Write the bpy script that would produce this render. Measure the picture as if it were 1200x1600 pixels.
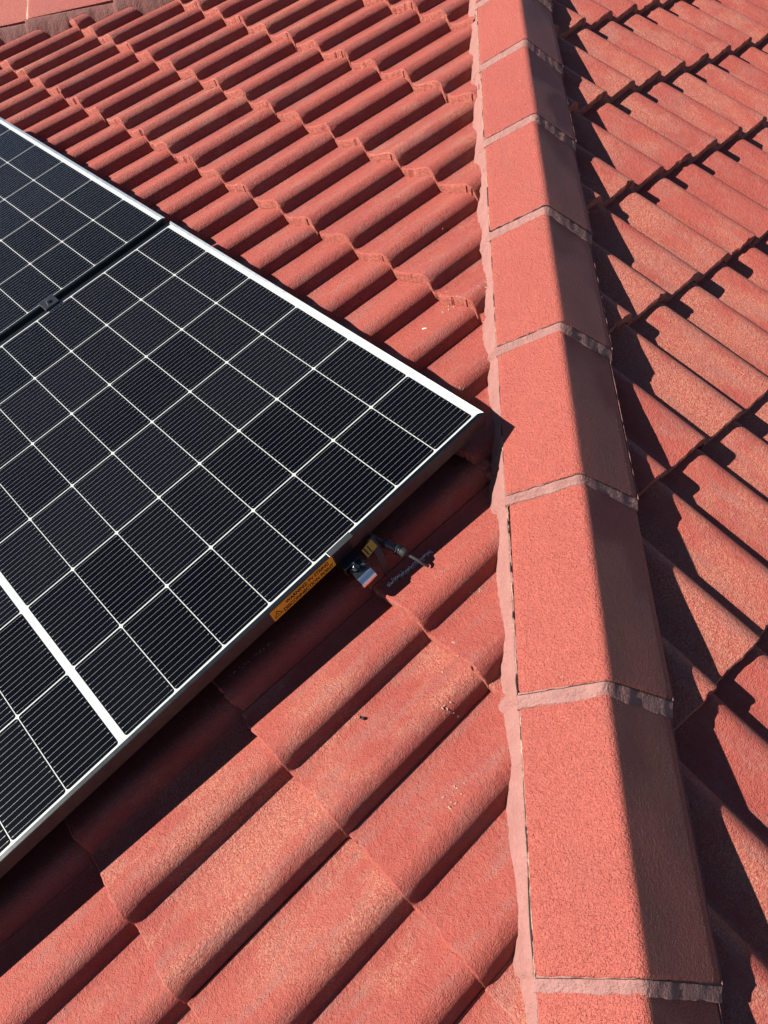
import bpy, bmesh, math, random
import numpy as np
from mathutils import Vector, Matrix, noise

random.seed(7)
S = bpy.context.scene
C = S.collection
for o in list(bpy.data.objects):
    bpy.data.objects.remove(o)

# ------------------------------------------------------------------ camera
PITCH = 0.2824
CAM = Vector((-0.3330339, -1.51478249, 0.96701028))
ROT = ((0.99934841, 0.03528214, 0.00761138), (0.03036861, -0.70795627, -0.70560305), (-0.01950666, 0.70537443, -0.70856644))
cd = bpy.data.cameras.new('camera')
cam = bpy.data.objects.new('camera', cd)
C.objects.link(cam)
r_, d_, f_ = Vector(ROT[0]), Vector(ROT[1]), Vector(ROT[2])
m = Matrix((r_, -d_, -f_)).transposed().to_4x4()
m.translation = CAM
cam.matrix_world = m
cd.sensor_fit = 'HORIZONTAL'
cd.sensor_width = 36
cd.lens = 36 * 1215.14 / 1200
cd.clip_start = 0.02
cd.clip_end = 500
S.camera = cam

# ------------------------------------------------------------------ light
tp = math.tan(PITCH)
cp_, sp_ = math.cos(PITCH), math.sin(PITCH)
q2 = math.sqrt(.5)
U1 = Vector((q2, -q2, 0)); V1 = Vector((q2 * cp_, q2 * cp_, sp_)); N1 = U1.cross(V1)
U2 = Vector((q2, q2, 0)); V2 = Vector((-q2 * cp_, q2 * cp_, sp_)); N2 = U2.cross(V2)
U3 = Vector((-q2, -q2, 0)); V3 = Vector((q2 * cp_, -q2 * cp_, sp_)); N3 = U3.cross(V3)
RU, RV = 0.675, 0.74
L = (N1 - RU * U1 - RV * V1).normalized()
sun = bpy.data.lights.new('sun', 'SUN')
sun.energy = 5.0
sun.angle = math.radians(0.53)
sun.color = (1.0, 0.94, 0.84)
so = bpy.data.objects.new('sun', sun)
C.objects.link(so)
so.rotation_euler = L.to_track_quat('Z', 'Y').to_euler()
elev = math.asin(L.z)
az = math.atan2(L.x, L.y)
w = bpy.data.worlds.new('World')
S.world = w
w.use_nodes = True
nt = w.node_tree
bg = nt.nodes['Background']
sky = nt.nodes.new('ShaderNodeTexSky')
sky.sky_type = 'NISHITA'
sky.sun_disc = False
sky.sun_elevation = elev
sky.sun_rotation = az
nt.links.new(sky.outputs[0], bg.inputs[0])
bg.inputs[1].default_value = 0.05
sky.altitude = 1500
sky.dust_density = 0.3
sky.air_density = 0.8
S.view_settings.view_transform = 'Standard'
S.view_settings.look = 'None'
S.view_settings.exposure = 1.43
S.view_settings.gamma = 1

# ------------------------------------------------------------------ helpers
def tag(o, label=None, cat=None, group=None, kind=None):
    if label: o['label'] = label
    if cat: o['category'] = cat
    if group: o['group'] = group
    if kind: o['kind'] = kind
    return o

def empty(name, mat=None):
    o = bpy.data.objects.new(name, None)
    o.empty_display_size = .05
    C.objects.link(o)
    if mat is not None: o.matrix_world = mat
    return o

def finish(name, me, mats, parent=None, mat=None, smooth=None):
    for x in (mats if isinstance(mats, (list, tuple)) else [mats]):
        me.materials.append(x)
    o = bpy.data.objects.new(name, me)
    C.objects.link(o)
    if parent is not None: o.parent = parent
    if mat is not None: o.matrix_local = mat
    if smooth is not None:
        me.polygons.foreach_set('use_smooth', [True] * len(me.polygons))
        me.set_sharp_from_angle(angle=math.radians(smooth))
    return o

def bm_obj(name, bm, mats, parent=None, mat=None, smooth=None, recalc=True):
    if recalc: bmesh.ops.recalc_face_normals(bm, faces=bm.faces)
    me = bpy.data.meshes.new(name)
    bm.to_mesh(me); bm.free()
    return finish(name, me, mats, parent, mat, smooth)

def frame_matrix(u, v, n, org=(0, 0, 0)):
    m = Matrix((u, v, n)).transposed().to_4x4()
    m.translation = Vector(org)
    return m

def box(bm, x0, x1, y0, y1, z0, z1, bev=0, M=None):
    mm = Matrix.Translation(((x0 + x1) / 2, (y0 + y1) / 2, (z0 + z1) / 2)) @ Matrix.Diagonal((abs(x1 - x0), abs(y1 - y0), abs(z1 - z0), 1))
    if M is not None: mm = M @ mm
    g = bmesh.ops.create_cube(bm, size=1, matrix=mm)
    if bev:
        es = list({e for v in g['verts'] for e in v.link_edges})
        bmesh.ops.bevel(bm, geom=es, offset=bev, segments=2, affect='EDGES', profile=.5)

def tube(bm, pts, rad, seg=10, cap=True):
    pts = [Vector(p) for p in pts]
    rings = []
    up = Vector((0, 0, 1))
    for i, p in enumerate(pts):
        t = (pts[min(i + 1, len(pts) - 1)] - pts[max(i - 1, 0)]).normalized()
        a = t.cross(up)
        if a.length < 1e-3: a = t.cross(Vector((1, 0, 0)))
        a.normalize(); b = t.cross(a)
        r = rad[i] if isinstance(rad, (list, tuple)) else rad
        rings.append([bm.verts.new(p + r * (math.cos(2 * math.pi * k / seg) * a + math.sin(2 * math.pi * k / seg) * b)) for k in range(seg)])
    for A, B in zip(rings, rings[1:]):
        for k in range(seg):
            bm.faces.new((A[k], A[(k + 1) % seg], B[(k + 1) % seg], B[k]))
    if cap:
        bm.faces.new(rings[0]); bm.faces.new(rings[-1])

# ------------------------------------------------------------------ materials
def new_mat(name):
    m = bpy.data.materials.new(name)
    m.use_nodes = True
    n = m.node_tree.nodes
    return m, n, m.node_tree.links, n['Principled BSDF']

def mixc(n, l, fac, a, b, blend='MIX'):
    x = n.new('ShaderNodeMix'); x.data_type = 'RGBA'; x.blend_type = blend
    for i, v in ((0, fac), (6, a), (7, b)):
        if hasattr(v, 'is_output') or isinstance(v, bpy.types.NodeSocket): l.new(v, x.inputs[i])
        elif i == 0: x.inputs[0].default_value = v
        else: x.inputs[i].default_value = (*v, 1)
    return x.outputs[2]

def ramp(n, l, src, a, b, va=0., vb=1.):
    x = n.new('ShaderNodeMapRange'); x.interpolation_type = 'SMOOTHSTEP'
    l.new(src, x.inputs[0])
    x.inputs[1].default_value = a; x.inputs[2].default_value = b
    x.inputs[3].default_value = va; x.inputs[4].default_value = vb
    return x.outputs[0]

def mul(n, l, a, b, op='MULTIPLY'):
    x = n.new('ShaderNodeMath'); x.operation = op
    for i, v in enumerate((a, b)):
        if isinstance(v, bpy.types.NodeSocket): l.new(v, x.inputs[i])
        else: x.inputs[i].default_value = v
    return x.outputs[0]

def noise_t(n, l, scale, detail=3, rough=.55, mapscale=None, dist=0):
    tc = n.new('ShaderNodeTexCoord')
    x = n.new('ShaderNodeTexNoise')
    x.inputs['Scale'].default_value = scale
    x.inputs['Detail'].default_value = detail
    x.inputs['Roughness'].default_value = rough
    x.inputs['Distortion'].default_value = dist
    if mapscale:
        mp = n.new('ShaderNodeMapping'); mp.inputs['Scale'].default_value = mapscale
        l.new(tc.outputs['Object'], mp.inputs[0]); l.new(mp.outputs[0], x.inputs['Vector'])
    else:
        l.new(tc.outputs['Object'], x.inputs['Vector'])
    return x.outputs[0]

def bump(n, l, b, hs):
    prev = None
    for h, dist, st in hs:
        x = n.new('ShaderNodeBump')
        x.inputs['Strength'].default_value = st
        x.inputs['Distance'].default_value = dist
        l.new(h, x.inputs['Height'])
        if prev is not None: l.new(prev, x.inputs['Normal'])
        prev = x.outputs[0]
    l.new(prev, b.inputs['Normal'])

RED = (0.266, 0.0518, 0.0364)
def tile_material():
    m, n, l, b = new_mat('painted_concrete_tile')
    tone = n.new('ShaderNodeAttribute'); tone.attribute_name = 'tone'
    big = noise_t(n, l, 3.2, 4, .6)
    mid = noise_t(n, l, 55, 4, .65)
    fine = noise_t(n, l, 260, 3, .6)
    grain = noise_t(n, l, 520, 2, .6)
    c = mixc(n, l, ramp(n, l, big, .35, .65), RED, (0.231, 0.042, 0.0315))
    c = mixc(n, l, mul(n, l, ramp(n, l, mid, .4, .7), .45), c, (0.294, 0.07, 0.0504))
    c = mixc(n, l, mul(n, l, ramp(n, l, fine, .42, .62), .28), c, (0.189, 0.0322, 0.0266))
    # sandy wear, differs from tile to tile
    wear = noise_t(n, l, 9, 3, .6, (1.6, .8, 1))
    ws = mul(n, l, wear, mul(n, l, tone.outputs['Fac'], .26), 'ADD')
    wm = ramp(n, l, ws, .56, .80)
    sp = ramp(n, l, noise_t(n, l, 300, 2, .75), .50, .57)
    sp2 = ramp(n, l, noise_t(n, l, 120, 3, .7), .46, .62)
    c = mixc(n, l, mul(n, l, mul(n, l, wm, sp), .42), c, (0.40, 0.215, 0.145))
    c = mixc(n, l, mul(n, l, mul(n, l, wm, sp2), .35), c, (0.308, 0.133, 0.0805))
    # a few pale scuffs and dark pits
    sc = mul(n, l, ramp(n, l, noise_t(n, l, 21, 5, .75), .69, .74), ramp(n, l, noise_t(n, l, 150, 3, .7), .5, .56))
    c = mixc(n, l, mul(n, l, sc, .7), c, (0.462, 0.294, 0.196))
    pit = ramp(n, l, noise_t(n, l, 95, 2, .5), .76, .79)
    c = mixc(n, l, mul(n, l, pit, .7), c, (0.12, 0.03, 0.025))
    # grime on the flanks: greyish film in patches
    gr = mul(n, l, ramp(n, l, noise_t(n, l, 14, 5, .7, (2.5, .6, 1)), .46, .70), .5)
    c = mixc(n, l, gr, c, (0.21, 0.091, 0.077))
    l.new(c, b.inputs['Base Color'])
    b.inputs['Roughness'].default_value = .72
    b.inputs['Specular IOR Level'].default_value = .35
    bump(n, l, b, [(mid, .004, .5), (noise_t(n, l, 135, 3, .65), .0034, .8), (fine, .0018, .8), (grain, .0017, 1.)])
    return m

def butt_material():
    m, n, l, b = new_mat('rough_tile_edge')
    mid = noise_t(n, l, 90, 4, .7)
    c = mixc(n, l, ramp(n, l, mid, .4, .65), (0.245, 0.049, 0.0364), (0.301, 0.098, 0.063))
    pit = ramp(n, l, noise_t(n, l, 140, 2, .6), .68, .74)
    c = mixc(n, l, mul(n, l, pit, .8), c, (0.10, 0.03, 0.025))
    l.new(c, b.inputs['Base Color'])
    b.inputs['Roughness'].default_value = .85
    bump(n, l, b, [(mid, .005, .9), (noise_t(n, l, 300, 3, .6), .002, .8)])
    return m

def cap_material():
    m, n, l, b = new_mat('painted_ridge_cap')
    big = noise_t(n, l, 6, 4, .6)
    mid = noise_t(n, l, 70, 4, .6)
    fine = noise_t(n, l, 240, 3, .6)
    grain = noise_t(n, l, 420, 2, .6)
    c = mixc(n, l, ramp(n, l, big, .35, .65), (0.28, 0.056, 0.0392), (0.259, 0.0504, 0.0364))
    c = mixc(n, l, mul(n, l, ramp(n, l, mid, .4, .7), .4), c, (0.301, 0.0735, 0.0504))
    c = mixc(n, l, mul(n, l, ramp(n, l, grain, .5, .64), .25), c, (0.322, 0.112, 0.077))
    c = mixc(n, l, mul(n, l, ramp(n, l, fine, .72, .76), .6), c, (0.25, 0.06, 0.05))
    oi = n.new('ShaderNodeObjectInfo')
    c = mixc(n, l, mul(n, l, oi.outputs['Random'], .35), c, (0.235, 0.042, 0.034))
    st = mul(n, l, ramp(n, l, noise_t(n, l, 11, 6, .72, (1, .35, 1)), .52, .72), .35)
    c = mixc(n, l, st, c, (0.20, 0.060, 0.048))
    pt = mul(n, l, ramp(n, l, noise_t(n, l, 60, 4, .7), .70, .73), .55)
    c = mixc(n, l, pt, c, (0.40, 0.20, 0.14))
    pk = mul(n, l, ramp(n, l, noise_t(n, l, 130, 2, .5), .75, .78), .7)
    c = mixc(n, l, pk, c, (0.09, 0.022, 0.02))
    l.new(c, b.inputs['Base Color'])
    b.inputs['Roughness'].default_value = .62
    b.inputs['Specular IOR Level'].default_value = .4
    bump(n, l, b, [(mid, .004, .6), (noise_t(n, l, 150, 2, .6), .0024, .7), (fine, .0048, 1.), (grain, .0030, 1.)])
    return m

def mortar_material(name, base, alt, crack=.5):
    m, n, l, b = new_mat(name)
    big = noise_t(n, l, 25, 5, .7)
    fine = noise_t(n, l, 200, 4, .7)
    c = mixc(n, l, ramp(n, l, big, .35, .7), base, alt)
    c = mixc(n, l, mul(n, l, ramp(n, l, fine, .35, .6), .35), c, tuple(x * .72 for x in base))
    c = mixc(n, l, mul(n, l, ramp(n, l, noise_t(n, l, 45, 3, .6), .68, .72), crack), c, (.09, .05, .05))
    l.new(c, b.inputs['Base Color'])
    b.inputs['Roughness'].default_value = .85
    bump(n, l, b, [(big, .007, .8), (noise_t(n, l, 80, 4, .7), .003, .8), (fine, .0018, 1.)])
    return m

def simple(name, col, rough=.5, metal=0., bumpscale=None, spec=.5, noisecol=None, ns=40):
    m, n, l, b = new_mat(name)
    b.inputs['Base Color'].default_value = (*col, 1)
    b.inputs['Roughness'].default_value = rough
    b.inputs['Metallic'].default_value = metal
    b.inputs['Specular IOR Level'].default_value = spec
    nz = noise_t(n, l, ns, 4, .6)
    if noisecol:
        l.new(mixc(n, l, ramp(n, l, nz, .4, .65), col, noisecol), b.inputs['Base Color'])
    if bumpscale:
        bump(n, l, b, [(noise_t(n, l, bumpscale, 3, .6), .001, .5)])
    return m

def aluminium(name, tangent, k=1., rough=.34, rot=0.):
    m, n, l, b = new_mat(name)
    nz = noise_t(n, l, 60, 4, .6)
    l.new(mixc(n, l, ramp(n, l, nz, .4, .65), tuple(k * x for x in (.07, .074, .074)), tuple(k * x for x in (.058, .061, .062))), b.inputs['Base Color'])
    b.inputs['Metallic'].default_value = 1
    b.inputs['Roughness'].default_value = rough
    b.inputs['Anisotropic'].default_value = .75
    b.inputs['Anisotropic Rotation'].default_value = rot
    cx = n.new('ShaderNodeCombineXYZ')
    for i in range(3): cx.inputs[i].default_value = tangent[i]
    vt = n.new('ShaderNodeVectorTransform'); vt.vector_type = 'VECTOR'; vt.convert_from = 'OBJECT'; vt.convert_to = 'WORLD'
    l.new(cx.outputs[0], vt.inputs[0]); l.new(vt.outputs[0], b.inputs['Tangent'])
    return m

def cell_material():
    m, n, l, b = new_mat('silicon_cell')
    at = n.new('ShaderNodeAttribute'); at.attribute_name = 'tone'
    c = mixc(n, l, at.outputs['Fac'], (0.0007, 0.0009, 0.0020), (0.0026, 0.0028, 0.0048))
    dust = mul(n, l, ramp(n, l, noise_t(n, l, 7, 5, .7), .4, .75), .25)
    c = mixc(n, l, dust, c, (0.0055, 0.0055, 0.0058))
    sp = ramp(n, l, noise_t(n, l, 240, 2, .5), .80, .83)
    c = mixc(n, l, mul(n, l, sp, .4), c, (0.12, 0.11, 0.10))
    l.new(c, b.inputs['Base Color'])
    b.inputs['Roughness'].default_value = .12
    b.inputs['Specular IOR Level'].default_value = .12
    return m

M_TILE = tile_material(); M_BUTT = butt_material(); M_CAP = cap_material()
M_BED = mortar_material('pink_pointing_mortar', (0.235, 0.105, 0.090), (0.205, 0.085, 0.072), .25)
M_JOINT = mortar_material('grey_pink_mortar', (0.20, 0.088, 0.078), (0.25, 0.125, 0.108), .15)
M_CREAM = mortar_material('cream_mortar', (0.336, 0.238, 0.161), (0.28, 0.161, 0.112), .6)
M_BED_SHADE = mortar_material('shaded_mortar', (0.13, 0.040, 0.033), (0.09, 0.030, 0.027), .5)  # darker copy of the bedding mortar, with shade put into its colour
M_SARK = simple('roof_sarking', (.02, .012, .012), .9)
M_BLACKGAP = simple('dark_crack', (.012, .006, .006), .9)

# ------------------------------------------------------------------ tiles
W, G, STEP = 0.3007, 0.3396, 0.026
_ph = [0, 5, 9, 12.5, 15.5, 18, 24, 32, 42, 58, 74, 90, 104, 116, 126, 134, 142, 150]
_hh = [6.8, 2.5, -4, -11, -18, -22.5, -23.8, -23.5, -22, -17, -10.5, -3, 3.5, 8.4, 11.7, 12.3, 10.8, 6.8]
_x = np.arange(0, 150, .5)
_y = np.interp(_x, _ph, _hh)
_k = np.hanning(9); _k /= _k.sum()
_y = np.convolve(np.concatenate([_y, _y, _y]), _k, 'same')[len(_y):2 * len(_y)]
def prof(phase):
    return float(np.interp((phase * 1000) % 150, np.append(_x, 150), np.append(_y, _y[0]))) / 1000

def make_slope(name, rows, umin, umax, vtop, uoff, clip, parent, mat, label=None, seed=1, worn=0.):
    """rows of double roll tiles laid over each other; local coordinates are (u along course, v up the slope, h)"""
    rnd = random.Random(seed)
    Wr = W / 300 / .001 * .001
    sc = W / .3
    inner = [18.6] + [21, 25] + [x for x in range(30, 150, 6)] + [150 + x for x in (0, 2.5, 5, 7, 9, 11, 13, 15, 17, 19, 22, 26)] + [150 + x for x in range(30, 148, 6)] + [300 + x for x in (0, 2.5, 5, 7, 9, 11, 13, 15, 17.4)]
    us = np.array(inner) / 1000
    # extra pair of samples around the side lap notch in the last roll
    us = np.sort(np.append(us, [.2815, .2819, .2864, .2868]))
    verts, faces, tones, mats = [], [], [], []
    fr = [0, .0035, .03, .10, .17, .24, .31, G + .03]
    for k in rows:
        vk = vtop - k * G
        u0 = uoff(k)
        n0 = math.floor((umin - u0) / W); n1 = math.ceil((umax - u0) / W)
        for n in range(n0, n1):
            tone = rnd.random() + worn
            dz = rnd.uniform(-.0008, .0014); tilt = rnd.uniform(-.0012, .0012); dv = rnd.uniform(-.0038, .0038)
            du = rnd.uniform(-.001, .001); skew = rnd.uniform(-.0026, .0026)
            base = len(verts)
            nu = len(us)
            tones_roll = (tone, max(0, tone + rnd.uniform(-.35, .35)))
            def P(a, s, dh=0, jit=0):
                h = prof(a) - STEP * (s / G) + dz + tilt * (a / .3 - .5) + dh
                uu = u0 + n * W + a * sc + du
                return (uu, vk + s + dv + skew * (a / .3 - .5) + jit, h)
            jits = []
            for a in us:
                x = u0 + n * W + a
                j = .0022 * noise.noise(Vector((x * 55, k * 7.3 + seed, 0))) + .0012 * noise.noise(Vector((x * 210, k * 3.1, seed)))
                if noise.noise(Vector((x * 38, k * 11.7, seed + 5.))) > .42: j += .004
                jits.append(j)
            # rows of verts: bottom of butt, lower lip, upper lip, then up the tile
            for i, a in enumerate(us):
                rec = .016 if .2817 < a < .2866 else 0
                verts.append(P(a, .001 + rec, -STEP - .002, jits[i]))
            for i, a in enumerate(us):
                rec = .016 if .2817 < a < .2866 else 0
                verts.append(P(a, .0 + rec, -.011, jits[i]))
            for i, a in enumerate(us):
                verts.append(P(a, .0, -.0035, jits[i] + .0004))
            for s in fr[1:]:
                for i, a in enumerate(us):
                    hn = .0009 * noise.noise(Vector(((u0 + n * W + a) * 28, (vk + s) * 9, seed)))
                    verts.append(P(a, s, hn if s < G else 0, jits[i] * (1 if s < .01 else 0)))
            nr = 3 + len(fr) - 1
            for r in range(nr - 1):
                for i in range(nu - 1):
                    a0 = base + r * nu + i
                    faces.append((a0, a0 + 1, a0 + nu + 1, a0 + nu))
                    tones.append(tones_roll[0] if us[i] < .166 else tones_roll[1])
                    mats.append(1 if r < 2 else 0)
            # side walls going down at both edges
            for side in (0, nu - 1):
                b2 = len(verts)
                col = [base + r * nu + side for r in range(1, nr)]
                for c_ in col:
                    x, y, z = verts[c_]
                    verts.append((x + (-.0002 if side else .0002), y, z - .012))
                for j in range(len(col) - 1):
                    f = (col[j], col[j + 1], b2 + j + 1, b2 + j)
                    faces.append(f if side == 0 else f[::-1])
                    tones.append(tone); mats.append(1)
    me = bpy.data.meshes.new(name)
    me.from_pydata(verts, [], faces)
    me.polygons.foreach_set('material_index', mats)
    at = me.attributes.new('tone', 'FLOAT', 'FACE')
    at.data.foreach_set('value', tones)
    if clip:
        bm = bmesh.new(); bm.from_mesh(me)
        for pt, nr_ in clip:   # keep the side the normal points away from
            bmesh.ops.bisect_plane(bm, geom=bm.verts[:] + bm.edges[:] + bm.faces[:], plane_co=pt, plane_no=nr_, clear_outer=True)
        bm.to_mesh(me); bm.free()
    me.update()
    o = finish(name, me, [M_TILE, M_BUTT], parent, mat, 38)
    return o

def world_plane(mat, pt, no):
    R3 = mat.to_3x3()
    return (mat.inverted() @ Vector(pt), R3.transposed() @ Vector(no))

Y2 = 2.385
HIPX = -0.004
roof = empty('tiled_roof')
tag(roof, 'terracotta red painted concrete tile roof with capped hips, filling the whole view', 'roof')
F1 = frame_matrix(U1, V1, N1); F2 = frame_matrix(U2, V2, N2)
org3 = Vector((0, Y2, tp * Y2 * q2))
F3 = frame_matrix(U3, V3, N3, org3)

TU1 = {0: -.8355, 1: -.5399, 2: -.2293, 3: .078, 4: .4, 5: .7046, 6: .395}
TV1 = .6647
def uo1(k):
    if k <= 2: return -.2343 + (0 if k != 1 else -.006)
    if k == 3: return -.231
    return -.2013 if k < 6 else -.2063
make_slope('tile_slope', range(-5, 11), -5.2, 3.2, TV1, uo1,
           [world_plane(F1, (-.012, 0, 0), (1, 0, 0)), world_plane(F1, (0, Y2 - .03, 0), (0, 1, 0))], roof, F1, seed=1, worn=-.25)
SV2 = .6347
def uo2(k):
    return {0: .0919 - .0, 1: .095 - .0, 2: .2463 - .15, 3: .0855, 4: .0754}.get(k, .0754 if k > 4 else .0919)
make_slope('tile_slope', range(-6, 9), -4.2, 5.2, SV2, uo2,
           [world_plane(F2, (.012, 0, 0), (-1, 0, 0)), world_plane(F2, (0, Y2, 0), (0, 1, 0))], roof, F2, seed=2, worn=.2)
make_slope('tile_slope', range(0, 9), -1.5, 3.2, -.2, lambda k: .1,
           [world_plane(F3, (0, Y2 + .03, 0), (0, -1, 0)), world_plane(F3, (0, 0, 0), (1, 0, 0))], roof, F3, seed=3)

# sarking below the tiles so nothing shows through the laps
def sark(mat, us, vs, clip):
    bm = bmesh.new()
    vv = [bm.verts.new((u, v, -.085)) for u, v in ((us[0], vs[0]), (us[1], vs[0]), (us[1], vs[1]), (us[0], vs[1]))]
    bm.faces.new(vv)
    for pt, no in clip:
        bmesh.ops.bisect_plane(bm, geom=bm.verts[:] + bm.edges[:] + bm.faces[:], plane_co=pt, plane_no=no, clear_outer=True)
    bm_obj('sarking', bm, M_SARK, roof, mat)
sark(F1, (-5.3, 3.1), (-2.9, 2.5), [world_plane(F1, (0, 0, 0), (1, 0, 0)), world_plane(F1, (0, Y2, 0), (0, 1, 0))])
sark(F2, (-4.3, 5.2), (-2.2, 2.5), [world_plane(F2, (0, 0, 0), (-1, 0, 0)), world_plane(F2, (0, Y2, 0), (0, 1, 0))])
sark(F3, (-1.7, 3.3), (-3.3, .1), [world_plane(F3, (0, Y2, 0), (0, -1, 0))])

def surf(face, X, Y):
    """height (world z) of the tile surface of face 1 or 2 above plan position"""
    if face == 1: Uv, Vv, Nv, uo, tv = U1, V1, N1, uo1, TV1
    else: Uv, Vv, Nv, uo, tv = U2, V2, N2, uo2, SV2
    h = 0.
    for _ in range(3):
        z = (h - Nv.x * X - Nv.y * Y) / Nv.z
        p = Vector((X, Y, z))
        u = p.dot(Uv); v = p.dot(Vv)
        k = math.ceil((tv - v) / G - 1e-9)
        s = v - (tv - k * G)
        ph = ((u - uo(k)) % W) / W * .3
        h = prof(ph) - STEP * s / G
    return (h - Nv.x * X - Nv.y * Y) / Nv.z

# ------------------------------------------------------------------ hip caps
HD = Vector((0, 1, tp * q2)).normalized()
HN = Vector((0, -HD.z, HD.y))
CP, C0, CW, CZ, CH = .4014, 1.1695, .1269, .0055, .0865

def cap_section(w, z0, hc, th=0.014, rr=.009):
    """outer outline left to right, with a rounded crown, then the inner outline back"""
    ang = math.atan2(hc - z0, w)
    out = []
    for t in np.linspace(0, 1, 7)[:-1]:
        out.append((-w + t * (w - rr), None))
    xs = [-w, -w + .0015] + list(np.linspace(-w + .012, -rr * 1.2, 6)) + list(np.linspace(-rr, rr, 11)) + list(np.linspace(rr * 1.2, w - .012, 6)) + [w - .0015, w]
    pts = []
    sl = (hc - z0) / w
    for x in xs:
        z = hc - sl * abs(x)
        if abs(x) < rr: z = hc - sl * (rr / 2 + x * x / (2 * rr))
        if abs(abs(x) - w) < 1e-6: z -= .002
        pts.append((x, z))
    inn = [(x * (1 - th * .9 / w), z - th * 1.1) for x, z in pts]
    return pts, inn

def make_cap(frame, s0, length, taper, rise, seed, parent, bend=0.):
    """frame: matrix whose x = across, y = along the hip (up), z = normal; s0 = lower end"""
    bm = bmesh.new()
    rnd = random.Random(seed)
    rings = []
    ss = [0, .002, .008, .02] + list(np.linspace(.05, length, 14))
    dx = rnd.uniform(-.0012, .0012)
    for s in ss:
        t = s / length
        inset = .006 * max(0, 1 - s / .008) ** 2
        w = CW - taper * t - inset
        dz = rise * (1 - t)
        o, i = cap_section(w, CZ - rise * .6, CH - rise * .6)
        if s == 0: o = [(x, z - .002) for x, z in o]
        row = []
        for x, z in o:
            nz = .0009 * noise.noise(Vector((x * 14, (s0 + s) * 9, seed)))
            row.append(bm.verts.new((x + dx, s0 + s + .0012 * noise.noise(Vector((x * 50, seed, 0))) * (s < .01), z + dz + nz)))
        rin = [bm.verts.new((x + dx, s0 + s, z + dz)) for x, z in i]
        rings.append((row, rin))
    for (A, Ai), (B, Bi) in zip(rings, rings[1:]):
        for j in range(len(A) - 1):
            bm.faces.new((A[j], A[j + 1], B[j + 1], B[j]))
            bm.faces.new((Ai[j], Bi[j], Bi[j + 1], Ai[j + 1]))
        bm.faces.new((A[0], B[0], Bi[0], Ai[0]))
        bm.faces.new((A[-1], Ai[-1], Bi[-1], B[-1]))
    for r in (rings[0], rings[-1]):
        A, Ai = r
        for j in range(len(A) - 1):
            bm.faces.new((A[j], A[j + 1], Ai[j + 1], Ai[j]))
    jit = Matrix.Translation((0, s0, 0)) @ Matrix.Rotation(math.radians(rnd.uniform(-.35, .35)), 4, 'Z') @ Matrix.Rotation(math.radians(rnd.uniform(-.5, .5)), 4, 'Y') @ Matrix.Translation((0, -s0, 0))
    return bm_obj('ridge_cap', bm, M_CAP, parent, frame @ jit, 50)

def make_joint(frame, s0, seed, parent, rise, mat, wid=.0185):
    wid *= random.Random(seed).uniform(.85, 1.15)
    """band of mortar on the lower cap, against the lower end of the upper cap"""
    bm = bmesh.new()
    cols = []
    N = 46
    for q in range(N + 1):
        x = -(CW + .001) + 2 * (CW + .001) * q / N
        sl = (CH - CZ) / CW
        ax = abs(x); rr = .009
        zt = (CH - rise * .6) - sl * ax + rise
        if ax < rr: zt = (CH - rise * .6) - sl * (rr / 2 + x * x / (2 * rr)) + rise
        zb = zt - rise * 1.0
        e = .0032 * noise.noise(Vector((x * 22, seed * 3.7, 1))) + .0022 * noise.noise(Vector((x * 75, seed * 1.7, 4)))
        wd = wid + e + (.0012 if x > .03 else 0) * noise.noise(Vector((x * 40, seed, 8))) * 2
        if x > 0: wd += .002
        t1 = .0022 * noise.noise(Vector((x * 60, seed, 2)))
        pr = []
        pr.append((x, s0 + .003, zt - .0035 + t1))
        pr.append((x, s0 - .0015, zt - .003 + t1))
        pr.append((x, s0 - wd * .45, zt - .0025 - .45 * rise + t1))
        pr.append((x, s0 - wd * .9, zb + .0022 + t1 * .5))
        pr.append((x, s0 - wd, zb + .0012))
        pr.append((x, s0 - wd - .0008, zb - .004))
        cols.append([bm.verts.new(p) for p in pr])
    for A, B in zip(cols, cols[1:]):
        for j in range(5):
            bm.faces.new((A[j], A[j + 1], B[j + 1], B[j]))
    for A in (cols[0], cols[-1]):
        bm.faces.new(A)
    return bm_obj('mortar_joint', bm, mat, parent, frame, 60)

caps = {}
FH = frame_matrix(Vector((1, 0, 0)), HD, HN, (HIPX + .004, 0, 0))
RISE = .015
for k in range(-4, 9):
    s0 = C0 - k * CP + .009
    cap = make_cap(FH, s0, .425, .005, RISE, 10 + k, roof)
    caps[k] = cap
    make_joint(Matrix.Identity(4), s0, 10 + k, cap, RISE, M_JOINT)
def crack_line(s0, seed, parent, x0, x1, wmax):
    bm = bmesh.new(); pts = []; rad = []
    N = 60
    for q in range(N + 1):
        x = x0 + (x1 - x0) * q / N
        sl = (CH - CZ) / CW; ax = abs(x); rr = .009
        zt = (CH - RISE * .6) - sl * ax + RISE
        if ax < rr: zt = (CH - RISE * .6) - sl * (rr / 2 + x * x / (2 * rr)) + RISE
        n1 = noise.noise(Vector((x * 70, seed, 1))); n2 = noise.noise(Vector((x * 260, seed, 5)))
        pts.append(Vector((x, s0 - .0012 + .0012 * n1 + .0008 * n2, zt - .0022)))
        rad.append(.0003 + wmax * max(0, .5 + n1 * 1.2) + .0002 * n2)
    tube(bm, pts, [max(.00015, r) for r in rad], 5)
    return bm_obj('joint_crack', bm, M_BLACKGAP, parent, Matrix.Identity(4), 60)
for k in range(-2, 7):
    capk = caps[k]
    if k == 2: crack_line(C0 - k * CP + .009, 30 + k, capk, -CW, CW, .0018)
    else: crack_line(C0 - k * CP + .009, 30 + k, capk, -CW, CW, .0006)
bm = bmesh.new()
rnd = random.Random(9)
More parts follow.
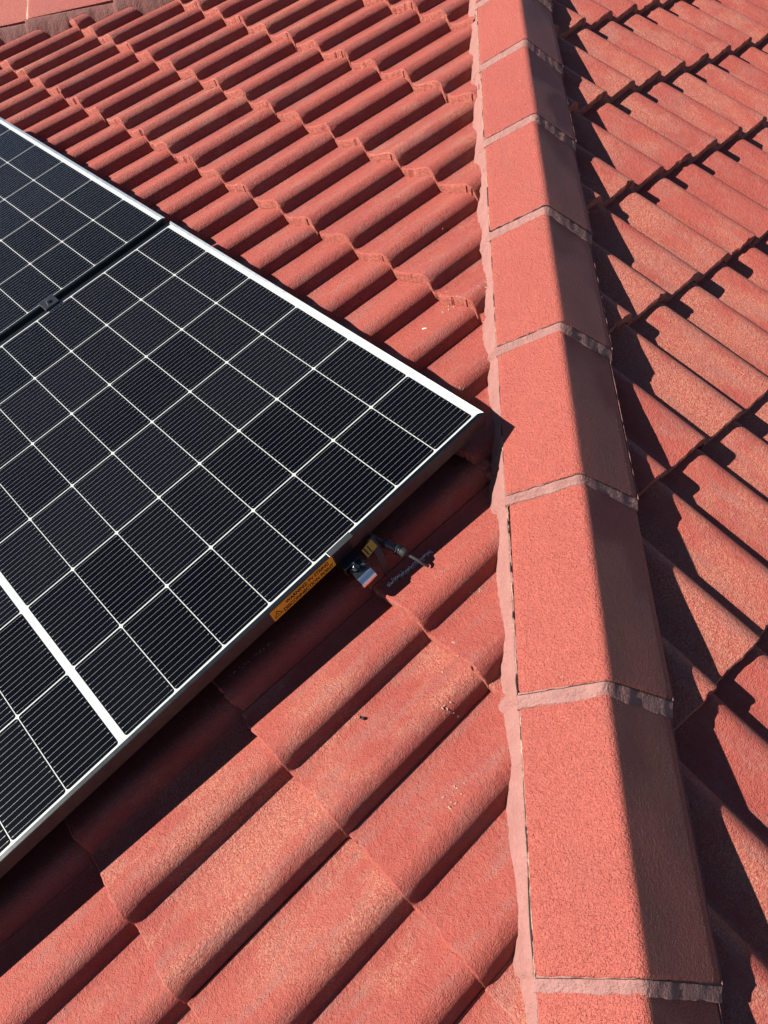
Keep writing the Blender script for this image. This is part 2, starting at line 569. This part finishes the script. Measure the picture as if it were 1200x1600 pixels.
for k in range(-3, 8):
    s_ = C0 + .009 - k * CP
    pts = []; rad = []
    for q in range(46):
        t = q / 45 * .40
        kk = t / .425
        pts.append(Vector((CW - .005 * kk + .0010, s_ + t, CZ - RISE * .6 + RISE * (1 - kk) - .003)))
        rad.append(max(.0002, .0011 + .0012 * noise.noise(Vector((t * 60, k * 3.1, 0)))))
    tube(bm, pts, rad, 5)
bm_obj('edge_mortar', bm, M_BED, roof, FH, 60)
# second hip, running along +x
HD2 = Vector((1, 0, tp * q2)).normalized(); AX2 = Vector((0, -1, 0)); HN2 = AX2.cross(HD2)
org2 = Vector((0, Y2, tp * q2 * Y2))
FH2 = frame_matrix(AX2, HD2, HN2, org2)
sj = Vector((-1.98, Y2, 0)) - Vector((0, Y2, 0))
s_j = -1.98 / HD2.x
for k in range(-3, 5):
    s0 = s_j + k * CP
    if s0 > -.3: continue
    cap = make_cap(FH2, s0, .425, .005, .006, 40 + k, roof)
    make_joint(Matrix.Identity(4), s0, 40 + k, cap, .006, M_CREAM, .006)

# ------------------------------------------------------------------ mortar bedding beside the caps
def bedding(frame, side, s_a, s_b, face_surf, mat, name, seed, reach=1.0, step=.006, topz=0.):
    bm = bmesh.new()
    cols = []
    s = s_a
    while s < s_b:
        # height of the cap edge here
        kk = ((s - C0 - .009) % CP) / .425
        ez = CZ - RISE * .6 + RISE * (1 - kk) - .0035 + topz
        w0 = CW - .005 * kk
        nz = noise.noise(Vector((s * 13, seed, 0))); n2 = noise.noise(Vector((s * 60, seed, 3)))
        base = frame @ Vector((0, s, ez))
        def srf(off):
            p = frame @ Vector((side * off, s, ez))
            zs = face_surf(p.x, p.y)
            return (frame.inverted() @ Vector((p.x, p.y, zs))).z
        gap = ez - min(srf(w0 + .012), ez)
        out = w0 + .009 + reach * (.16 * gap) + .004 * nz + .0028 * n2 + .0012 * noise.noise(Vector((s * 190, seed, 6)))
        out = max(out, w0 + .006)
        zo = srf(out)
        top = ez - .001 + .001 * n2
        zo = min(zo, top - .002)
        pts = [(w0 - .014, top - .002), (w0 - .0005, top - .0005 - .0012 * (n2 > .2)), (w0 + .004, top - .003),
               (w0 + .45 * (out - w0), top - .003 - .35 * (top - zo)), (out - .002, zo + .22 * (top - zo) + .003), (out, zo + .001), (out + .003, zo - .010)]
        cols.append([bm.verts.new((side * x, s, z)) for x, z in pts])
        s += step
    for A, B in zip(cols, cols[1:]):
        for j in range(len(A) - 1):
            f = (A[j], A[j + 1], B[j + 1], B[j])
            bm.faces.new(f if side > 0 else f[::-1])
    return bm_obj(name, bm, mat, roof, frame, 60)

bedding(FH, -1, -2.4, 2.2, lambda X, Y: surf(1, X, Y), M_BED, 'mortar_bedding', 1)
bedding(FH, 1, -2.4, 2.2, lambda X, Y: surf(2, X, Y), M_BED_SHADE, 'mortar_bedding', 2, .15)
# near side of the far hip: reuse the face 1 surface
bedding(FH2, 1, -4.2, -.3, lambda X, Y: surf(1, X, Y), M_BED_SHADE, 'mortar_bedding', 3, 1.6, .008)

# crumbs and cracks of cream mortar along the left edge of the caps
bm = bmesh.new(); bm2 = bmesh.new()
rnd = random.Random(5)
for k in range(-2, 7):
    for _ in range(4):
        s = C0 - k * CP + rnd.uniform(-.0, .4)
        ln = rnd.uniform(.015, .07)
        kk = ((s - C0 - .009) % CP) / .425
        ez = CZ - RISE * .6 + RISE * (1 - kk)
        w0 = CW - .005 * kk
        pts = []
        for q in range(7):
            t = s + ln * q / 6
            pts.append(Vector((-(w0 + .0012 + .0012 * noise.noise(Vector((t * 90, 1, 1)))), t, ez - .0035)))
        tube(bm if rnd.random() < .55 else bm2, pts, [.0004] + [rnd.uniform(.0009, .0020) for _ in range(5)] + [.0004], 5)
# one continuous pale lip under the cap edge with a dark gap that opens and closes
for k in range(-3, 8):
    s_ = C0 + .009 - k * CP
    for which, (bmx, off, rad0, amp, fq) in enumerate(((bm, .0006, .0007, .0012, 70), (bm2, .0016, -.0002, .0030, 16))):
        pts = []; rad = []
        for q in range(60):
            t = q / 59 * .40
            kk = t / .425
            wv = noise.noise(Vector((t * 80, k * 2.3, which)))
            pts.append(Vector((-(CW - .005 * kk + off + .0010 * wv), s_ + t, CZ - RISE * .6 + RISE * (1 - kk) - .0028)))
            rad.append(max(.0002, rad0 + amp * noise.noise(Vector((t * fq, k * 3.7, 4 + which)))))
        tube(bmx, pts, rad, 5)
tube(bm2, [Vector((-(CW + .0012), C0 - 6 * CP + .02 + .0165 * q, CZ + .0015 - .0006 * q)) for q in range(8)], [.0004, .0012, .0019, .0022, .0020, .0016, .0010, .0004], 6)
o = bm_obj('loose_mortar', bm, M_CREAM, roof, FH, 60)
bm_obj('mortar_crack', bm2, M_BLACKGAP, roof, FH, 60)

# ------------------------------------------------------------------ solar panels
PH = .0985
CU, CVV, CN = CAM.dot(U1), CAM.dot(V1), CAM.dot(N1)
KP = (CN - PH) / (CN - .1242)
PU, PV = CU + (.0793 - CU) * KP, CVV + (-.3331 - CVV) * KP
PT, PL = .184 * KP, .1066 * KP
OU, OV0 = .0128 * KP, .0185 * KP
M_WHITE = simple('white_backsheet', (.35, .36, .355), .25, 0, None, .5)
M_CELL = cell_material()
M_WIRE = simple('cell_wire', (.17, .17, .165), .35, .0, None, .5)
M_ALU_GLINT = aluminium('frame_aluminium_short_glint', (1, 0, 0), 8., .42, .25)  # same metal as the long rails, base colour lightened to carry the sun glint
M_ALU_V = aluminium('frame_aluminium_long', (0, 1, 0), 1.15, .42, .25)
CG = .0155                          # centre strip
PLEN = OV0 * 2 + 16 * PL + CG - .002
PWID = 6 * PT + 2 * OU

def make_panel():
    root = empty('solar_panel')
    # local: x across (0 = right outer edge, negative left), y up slope (0 = top outer edge), z normal (0 = glass)
    x0, x1, y0, y1 = -PWID, 0, -PLEN, 0
    # frame: four mitred members
    sec = [(0.0, -.035), (0.0, .0002), (.0004, .0012), (.0013, .0018), (.0085, .0018), (.0090, .0013), (.0090, -.0004), (.0025, -.0015), (.0025, -.0330), (.018, -.0335), (.018, -.035)]
    corners = [(x1, y1), (x0, y1), (x0, y0), (x1, y0)]
    dirs = [(-1, -1), (1, -1), (1, 1), (-1, 1)]
    fr_root = None
    names = [(0, 1, M_ALU_GLINT), (1, 2, M_ALU_V), (2, 3, M_ALU_GLINT), (3, 0, M_ALU_V)]
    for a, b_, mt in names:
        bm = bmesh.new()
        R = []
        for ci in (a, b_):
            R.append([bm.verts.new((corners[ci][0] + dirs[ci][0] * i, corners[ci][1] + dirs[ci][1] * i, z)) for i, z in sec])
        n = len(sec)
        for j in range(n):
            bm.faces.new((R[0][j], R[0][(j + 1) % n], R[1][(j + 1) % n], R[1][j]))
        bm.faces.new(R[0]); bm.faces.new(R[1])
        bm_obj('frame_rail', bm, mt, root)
    # laminate
    bm = bmesh.new()
    box(bm, x0 + .003, x1 - .003, y0 + .003, y1 - .003, -.0060, -.0010)
    bm_obj('backsheet', bm, M_WHITE, root)
    # cells
    gap = .0021; gc = .0033; ch = .0045
    bmc = bmesh.new(); bmw = bmesh.new()
    tones = []
    lay = bmc.faces.layers.float.new('tone')
    rnd = random.Random(3)
    for c in range(6):
        ct = rnd.uniform(.2, .8)
        for r in range(16):
            ys = -OV0 - r * PL - (CG - gap if r >= 8 else 0)
            xs = -OU - (6 - c) * PT
            a0, a1 = xs + gc / 2, xs + PT - gc / 2
            b1, b0 = ys - gap / 2, ys - PL + gap / 2
            z = -.0004
            pts = [(a0 + ch, b0), (a1 - ch, b0), (a1 - .0013, b0 + .0013), (a1, b0 + ch), (a1, b1 - ch), (a1 - .0013, b1 - .0013), (a1 - ch, b1), (a0 + ch, b1), (a0 + .0013, b1 - .0013), (a0, b1 - ch), (a0, b0 + ch), (a0 + .0013, b0 + .0013)]
            f = bmc.faces.new([bmc.verts.new((x, y, z)) for x, y in pts])
            f[lay] = min(1, max(0, ct + rnd.uniform(-.3, .3)))
            # thin wires along the length of the panel
            for i in range(16):
                xw = a0 + (i + .5) * (a1 - a0) / 16
                hw = .00021
                zz = z + .0002
                bmw.faces.new([bmw.verts.new(p) for p in ((xw - hw, b0 + .001, zz), (xw + hw, b0 + .001, zz), (xw + hw, b1 - .001, zz), (xw - hw, b1 - .001, zz))])
                for yy in (b0 + .003, b1 - .0055):
                    bmw.faces.new([bmw.verts.new(p) for p in ((xw - .0005, yy, zz + .0001), (xw + .0005, yy, zz + .0001), (xw + .0005, yy + .0025, zz + .0001), (xw - .0005, yy + .0025, zz + .0001))])
    cells = bm_obj('cell_grid', bmc, M_CELL, root)
    bm_obj('busbar_wires', bmw, M_WIRE, cells)
    return root

def copy_tree(o, parent=None):
    c = o.copy(); C.objects.link(c); c.parent = parent
    for ch in [x for x in bpy.data.objects if x.parent == o]:
        copy_tree(ch, c)
    return c

p1 = make_panel()
p2 = copy_tree(p1)
def face1_at(u, v, h):
    return frame_matrix(U1, V1, N1, U1 * u + V1 * v + N1 * h)
p1.matrix_world = face1_at(PU + OU, PV + OV0, PH)
p2.matrix_world = face1_at(PU + OU - PWID - .0253, PV + OV0, PH)
tag(p1, 'large solar panel nearest the hip caps, with an orange warning sticker on its edge', 'solar panel', 'solar panels on the left roof slope')
tag(p2, 'partly visible solar panel at the left edge, beyond the black gap and clamp', 'solar panel', 'solar panels on the left roof slope')

# warning sticker on the outer face of the long frame member
M_ORANGE = simple('orange_vinyl', (.62, .30, .018), .45, 0, None, .4)
M_INK = simple('black_print', (.004, .003, .002), .6)
def text_mesh(txt, size, M, extr=.0):
    cu = bpy.data.curves.new('txt', 'FONT')
    cu.body = txt; cu.size = size; cu.offset = size * .03
    to = bpy.data.objects.new('txt', cu); C.objects.link(to)
    dg = bpy.context.evaluated_depsgraph_get(); dg.update()
    me = bpy.data.meshes.new_from_object(to.evaluated_get(dg))
    bpy.data.objects.remove(to)
    xs = [v.co.x for v in me.vertices]
    return me, max(xs) - min(xs), min(xs)
LBL_V0, LBL_V1 = -.876, -.722          # lower and upper end along v
ll = LBL_V1 - LBL_V0
bm = bmesh.new()
box(bm, 0, ll, -.0345, -.0010, 0, .0006, .0002)
# sticker coordinates: x along v (up slope), y = normal, z = out (+u)
ML = Matrix(((0, 0, 1, 0), (1, 0, 0, 0), (0, 1, 0, 0), (0, 0, 0, 1)))
ML.translation = Vector((.0004, LBL_V0 - (PV + OV0), 0))
lab = bm_obj('warning_label', bm, M_ORANGE, p1, ML)
lab['label'] = 'orange warning sticker with black lettering on the panel edge'
bmL = bmesh.new()
def put_text(txt, x0, x1, y, size):
    me, wd, mn = text_mesh(txt, size, None)
    sx = (x1 - x0) / wd
    b = bmesh.new(); b.from_mesh(me)
    for v in b.verts: v.co = Vector((x0 + (v.co.x - mn) * sx, y + v.co.y, .0010))
    tmp = bpy.data.meshes.new('t'); b.to_mesh(tmp); b.free()
    bmL.from_mesh(tmp)
    bpy.data.meshes.remove(tmp)
put_text('WARNING: PV STRING', .036, ll - .012, -.0150, .0140)
put_text('DISCONNECTION POINT', .026, ll - .004, -.0305, .0140)
# triangle with a bolt
def tri_ring(cx, cy, r, t):
    o = [Vector((cx + r * math.cos(a), cy + r * math.sin(a) * 1.0, .0010)) for a in (math.pi / 2, math.pi * 7 / 6, math.pi * 11 / 6)]
    i = [Vector((cx + (r - t) * math.cos(a), cy + (r - t) * math.sin(a), .0010)) for a in (math.pi / 2, math.pi * 7 / 6, math.pi * 11 / 6)]
    O = [bmL.verts.new(p) for p in o]; I = [bmL.verts.new(p) for p in i]
    for k in range(3): bmL.faces.new((O[k], O[(k + 1) % 3], I[(k + 1) % 3], I[k]))
tri_ring(.0130, -.0215, .0118, .0030)
bz = [(x, y - .0018) for x, y in [(.0135, -.0150), (.0108, -.0192), (.0128, -.0192), (.0115, -.0230), (.0147, -.0182), (.0126, -.0182)]]
bmL.faces.new([bmL.verts.new((x, y, .0010)) for x, y in bz])
bm_obj('lettering', bmL, M_INK, lab)

# ------------------------------------------------------------------ rails, clamps, bracket, cable
M_BLK = simple('black_anodised', (.012, .012, .015), .38, .3, None, .5)
M_BLKPL = simple('black_plastic', (.012, .012, .013), .42, 0, None, .5)
M_CHROME = simple('bright_chrome', (.75, .75, .73), .20, 1, 300)
M_DKST = simple('dull_steel', (.11, .11, .11), .3, 1, 300)
M_ALU = simple('mill_aluminium', (.25, .255, .26), .30, 1, None)
M_STEEL = simple('polished_steel', (.30, .30, .29), .16, 1, 300)
M_GREYCON = simple('connector_grey', (.016, .016, .016), .4, 0, None, .6)
M_TAG = simple('yellow_tag_plastic', (.50, .26, .02), .5)
M_CABLE = simple('cable_sheath', (.03, .03, .032), .5)

VC = -.697
FM1 = F1
def rail(v, uend, label):
    r = empty('mounting_rail', face1_at(uend, v, .0415))
    bm = bmesh.new()
    # C channel with its opening to the side, running to -x
    sec = [(-.019, -.018), (.019, -.018), (.019, -.006), (.0165, -.006), (.0165, -.0155), (-.0165, -.0155), (-.0165, .0185), (-.006, .0185), (-.006, .0145), (-.0035, .0145), (-.0035, .021), (-.019, .021)]
    sec = [(-.019, -.018), (.019, -.018), (.019, .021), (.007, .021), (.007, .0185), (.0165, .0185), (.0165, -.0155), (-.0165, -.0155), (-.0165, .0185), (-.007, .0185), (-.007, .021), (-.019, .021)]
    R = [[bm.verts.new((x, y, z)) for y, z in sec] for x in (0, -2.35)]
    n = len(sec)
    for j in range(n): bm.faces.new((R[0][j], R[0][(j + 1) % n], R[1][(j + 1) % n], R[1][j]))
    for rr in R: bm.faces.new(rr)
    bm_obj('channel', bm, M_ALU, r)
    # feet down to the tiles
    for x in (-.25, -1.15, -2.05):
        bm = bmesh.new()
        box(bm, x - .02, x + .02, -.024, -.0195, -.07, .0)
        box(bm, x - .02, x + .02, -.07, -.0245, -.074, -.069)
        bm_obj('roof_foot', bm, M_ALU, r)
    return tag(r, label, 'rail', 'rails under the solar panels')
rail(VC, PU + OU + .012, 'aluminium rail end poking out from under the near panel beside the steel bracket')
rail(VC - .86, PU + OU - .05, 'aluminium rail hidden under the near panel, lower down than the steel bracket')

# end clamp on the near long edge
ec = empty('end_clamp', face1_at(PU + OU, VC, PH))
bm = bmesh.new()
box(bm, -.0095, .004, -.030, .030, .0021, .0042, .0006)
bm_obj('clamp_lip', bm, simple('grey_clamp_metal', (.085, .09, .09), .4, 1), ec)
bm = bmesh.new()
box(bm, .0012, .0042, -.020, .020, -.036, .0022, .0004)
box(bm, .0045, .024, -.020, .020, -.0375, -.034, .0004)
bm_obj('clamp_body', bm, M_BLK, ec)
tag(ec, 'short grey end clamp gripping the outer edge of the near panel above the steel bracket', 'clamp')

# mid clamp between the panels
mc = empty('mid_clamp', face1_at(PU + OU - PWID - .01265, VC, PH))
bm = bmesh.new()
box(bm, -.0215, .0215, -.022, .022, .0024, .0070, .0012)
box(bm, -.0100, .0100, -.021, .021, -.034, .0022, .0006)
bm_obj('clamp_plate', bm, M_BLK, mc)
bm = bmesh.new()
bmesh.ops.create_cone(bm, cap_ends=True, segments=20, radius1=.0068, radius2=.0064, depth=.006, matrix=Matrix.Translation((0, 0, .0100)))
bo = bm_obj('clamp_bolt', bm, M_STEEL, mc, None, 40)
bm = bmesh.new()
bmesh.ops.create_cone(bm, cap_ends=True, segments=6, radius1=.0034, radius2=.0034, depth=.0006, matrix=Matrix.Translation((0, 0, .0133)))
bm_obj('hex_socket', bm, M_BLKPL, bo)
tag(mc, 'small black clamp with a socket bolt bridging the gap between both panels', 'clamp')

# folded steel bracket beside the rail end
br = empty('steel_bracket', face1_at(.113, VC + .002, .043))
def plate(bm, pts, t):
    pts = [Vector(p) for p in pts]
    n = (pts[1] - pts[0]).cross(pts[2] - pts[0]).normalized()
    A = [bm.verts.new(p) for p in pts]; B = [bm.verts.new(p - n * t) for p in pts]
    k = len(pts)
    bm.faces.new(A); bm.faces.new(B[::-1])
    for i in range(k): bm.faces.new((A[i], B[i], B[(i + 1) % k], A[(i + 1) % k]))
bm = bmesh.new()
plate(bm, [(-.020, -.018, .013), (.013, -.022, .005), (.013, .018, .005), (-.020, .020, .013)], .003)
bm_obj('top_plate', bm, M_DKST, br)
bm = bmesh.new()
# a hollow square shoe, its curved inside catching the light
ring = []
for a in range(13):
    t = a / 12 * math.pi * .9
    ring.append((.012 + .020 * math.sin(t), -.006 + .018 * (1 - math.cos(t)) * -.9 + .012))
A = [[bm.verts.new((x, y, z)) for x, z in ring] for y in (-.022, .018)]
B = [[bm.verts.new((.012 + (x - .012) * .87, y, -.010 + (z + .010) * .87)) for x, z in ring] for y in (-.022, .018)]
for i in range(12):
    bm.faces.new((A[0][i], A[0][i + 1], A[1][i + 1], A[1][i]))
    bm.faces.new((B[0][i], B[1][i], B[1][i + 1], B[0][i + 1]))
    for q in (0, 1): bm.faces.new((A[q][i], B[q][i], B[q][i + 1], A[q][i + 1]))
bm_obj('curved_shoe', bm, M_CHROME, br, None, 40)
bm = bmesh.new()
box(bm, -.022, .004, .004, .014, .0150, .0185, .0006)
bm_obj('black_strap', bm, M_BLKPL, br)
bm = bmesh.new()
bmesh.ops.create_cone(bm, cap_ends=True, segments=6, radius1=.0075, radius2=.0072, depth=.007, matrix=Matrix.Translation((-.010, -.006, .0205)))
bmesh.ops.create_cone(bm, cap_ends=True, segments=18, radius1=.0100, radius2=.0100, depth=.0015, matrix=Matrix.Translation((-.010, -.006, .0158)))
bmesh.ops.create_cone(bm, cap_ends=True, segments=12, radius1=.0040, radius2=.0036, depth=.014, matrix=Matrix.Translation((-.010, -.006, .030)))
bm_obj('bracket_bolt', bm, M_STEEL, br)
br.scale = (.78, .85, .8)
tag(br, 'shiny folded steel bracket with a bolt, in the shade under the clamp', 'bracket')

# yellow tag
tg = empty('cable_tag', face1_at(.0, 0, 0))
bm = bmesh.new()
plate(bm, [(.090, -.668, .060), (.105, -.668, .050), (.103, -.640, .054), (.088, -.640, .064)], .0012)
bm_obj('tag_plate', bm, M_TAG, tg)
bm = bmesh.new()
for i in range(3):
    a = -.664 + i * .008
    plate(bm, [(.0908, a, .0608), (.1032, a, .0526), (.1030, a + .0025, .0529), (.0906, a + .0025, .0611)], .0004)
bm_obj('tag_print', bm, M_INK, tg)
tag(tg, 'small yellow striped tag hanging from the cable behind the steel bracket', 'tag')

# hanging black strap and connector with cable
st = bmesh.new()
pts = [(.086, -.640, .066), (.098, -.642, .052), (.110, -.645, .034), (.122, -.650, .012), (.128, -.654, -.004)]
for a, b_ in zip(pts, pts[1:]):
    pass
W_ = .0075
rows_ = [[st.verts.new((p[0], p[1] + s_, p[2])) for s_ in (-W_, W_)] for p in pts]
rows2 = [[st.verts.new((p[0] - .002, p[1] + s_, p[2] - .002)) for s_ in (-W_, W_)] for p in pts]
for i in range(len(pts) - 1):
    st.faces.new((rows_[i][0], rows_[i][1], rows_[i + 1][1], rows_[i + 1][0]))
    st.faces.new((rows2[i][0], rows2[i + 1][0], rows2[i + 1][1], rows2[i][1]))
    for s_ in (0, 1): st.faces.new((rows_[i][s_], rows_[i + 1][s_], rows2[i + 1][s_], rows2[i][s_]))
for i in (0, -1): st.faces.new((rows_[i][0], rows_[i][1], rows2[i][1], rows2[i][0]))
so_ = bm_obj('hanging_strap', st, M_BLKPL, None, F1)
tag(so_, 'black strap hanging down between the yellow tag and the cable connector', 'strap')

cc = empty('cable_connector', F1)
A_ = Vector((.094, -.620, .034)); B_ = Vector((.148, -.603, .014))
dr = (B_ - A_).normalized()
bm = bmesh.new()
tube(bm, [A_, A_ + dr * .004, A_ + dr * .010, A_ + dr * .012, A_ + dr * .026], [.0080, .0102, .0102, .0092, .0085], 14)
bm_obj('connector_nut', bm, M_GREYCON, cc, None, 40)
bm = bmesh.new()
tube(bm, [A_ + dr * .026, A_ + dr * .027, A_ + dr * .031, A_ + dr * .032, A_ + dr * .034, A_ + dr * .046, A_ + dr * .050], [.0085, .0108, .0108, .0094, .0104, .0104, .0066], 14)
bm_obj('connector_body', bm, M_GREYCON, cc, None, 40)
bm = bmesh.new()
tube(bm, [A_ + dr * .0335, A_ + dr * .0345], [.0114, .0114], 14)
tube(bm, [A_ + dr * .0285, A_ + dr * .0295], [.0112, .0112], 14)
bm_obj('connector_ring', bm, M_STEEL, cc, None, 40)
bm = bmesh.new()
tube(bm, [A_ + dr * .048, A_ + dr * .062, A_ + dr * .075, A_ + dr * .084 + Vector((0, 0, -.004)), A_ + dr * .092 + Vector((.001, .004, -.012))], .0031, 10)
tube(bm, [A_ + dr * .002, A_ - dr * .02 + Vector((0, 0, .004)), Vector((.06, -.63, .05)), Vector((.0, -.64, .06)), Vector((-.1, -.66, .055))], .0031, 10)
bm_obj('cable', bm, M_CABLE, cc, None, 60)
tag(cc, 'dark grey plug connector with black cable lying in the shade beside the chalk mark', 'cable connector')

# ------------------------------------------------------------------ chalky scribbles on the tiles (part of the roof surface)
def surf1_local(u, v):
    k = math.ceil((TV1 - v) / G - 1e-9)
    s = v - (TV1 - k * G)
    ph = ((u - uo1(k)) % W) / W * .3
    return prof(ph) - STEP * s / G
M_CHALK = simple('blue_grey_chalk', (.80, .77, .76), .9)
def scribble(u0, v0, u1, v1, n, wd, seed, dens=1.):
    bm = bmesh.new(); rr = random.Random(seed)
    d = Vector((u1 - u0, v1 - v0, 0)); pr = Vector((-d.y, d.x, 0)).normalized()
    for i in range(n):
        t = (i + rr.random()) / n
        if rr.random() > dens: continue
        c = Vector((u0, v0, 0)) + d * t + pr * rr.gauss(0, wd)
        a = rr.uniform(-.9, 1.3); ln = rr.uniform(.001, .0042); th = rr.uniform(.0004, .0009)
        e = (d.normalized() * math.cos(a) + pr * math.sin(a)) * ln
        f = Vector((-e.y, e.x, 0)).normalized() * th
        vs = []
        for p in (c - e * .5 - f, c + e * .5 - f * .4, c + e * .5 + f * .6, c - e * .5 + f):
            vs.append(bm.verts.new((p.x, p.y, surf1_local(p.x, p.y) + .0032)))
        bm.faces.new(vs)
    return bm_obj('chalk_mark', bm, M_CHALK, roof, F1, None, False)
scribble(.139, -.668, .149, -.556, 200, .0028, 1)
scribble(.058, -1.004, .068, -.90, 40, .0022, 2, .6)

# ------------------------------------------------------------------ bits lying on the tiles
def chip(name, u, v, sz, rot, mat, label, cat, group=None, kind='box'):
    h = surf1_local(u, v)
    M = face1_at(u, v, h + .0015) @ Matrix.Rotation(rot, 4, 'Z')
    bm = bmesh.new()
    if kind == 'box':
        box(bm, -sz, sz, -sz * .55, sz * .55, 0, sz * 1.1, sz * .12)
        box(bm, -sz, -sz * .55, -sz * .55, sz * .55, sz * 1.1, sz * 1.7, sz * .08)
    else:
        rr = random.Random(int(abs(u * 1000)) + 3)
        bmesh.ops.create_icosphere(bm, subdivisions=2, radius=sz)
        for vv in bm.verts:
            vv.co.x *= 1.9; vv.co.y *= .7; vv.co.z *= .45
            vv.co *= 1 + .25 * noise.noise(vv.co * (2 / sz) + Vector((u * 9, v * 9, 0)))
    o = bm_obj(name, bm, mat, None, None, 40)
    o.matrix_world = M
    return tag(o, label, cat, group)
chip('plastic_chip', .290, -.882, .0042, .5, M_BLKPL, 'tiny black plastic chip lying on the lit tiles below the panel, casting a short shadow', 'chip')
M_HUSK = simple('dry_husk', (.62, .55, .42), .8)
chip('seed_husk', -.296, -.119, .0032, .9, M_HUSK, 'pale dry husk on a tile just above the near panel, left of the hip', 'husk', None, 'h')

# pale mortar splashes and crumbs on the tiles beside the hip
bm = bmesh.new(); rr = random.Random(21)
spots = [(.272, -.572, 10, .010), (-.30, -.02, 14, .016), (-.245, .065, 12, .014), (-.07, -.22, 10, .010), (.40, -.77, 8, .008), (.505, -.865, 9, .010),
         (-.52, .19, 6, .008), (-.44, .20, 5, .012), (.02, -.30, 6, .01), (.33, -.70, 5, .02), (-.62, .42, 5, .012)]
for u, v, n, sg in spots:
    for _ in range(n):
        a, b_ = rr.gauss(u, sg), rr.gauss(v, sg)
        sz = rr.uniform(.0008, .0024)
        g = bmesh.ops.create_icosphere(bm, subdivisions=1, radius=sz, matrix=Matrix.Translation((a, b_, surf1_local(a, b_) + .001)) @ Matrix.Rotation(rr.uniform(0, 6), 4, 'Z') @ Matrix.Diagonal((1.8, .8, .4, 1)))
bm_obj('mortar_crumbs', bm, M_CREAM, roof, F1, 60)

# ------------------------------------------------------------------ ground far below
M_GROUND = simple('yard_ground', (.16, .15, .11), .95, 0, None, .2, (.10, .12, .06), 1.5)
bm = bmesh.new()
vv = [bm.verts.new(p) for p in ((-150, -150, -3.4), (150, -150, -3.4), (150, 150, -3.4), (-150, 150, -3.4))]
bm.faces.new(vv)
g = bm_obj('ground', bm, M_GROUND)
tag(g, kind='structure')
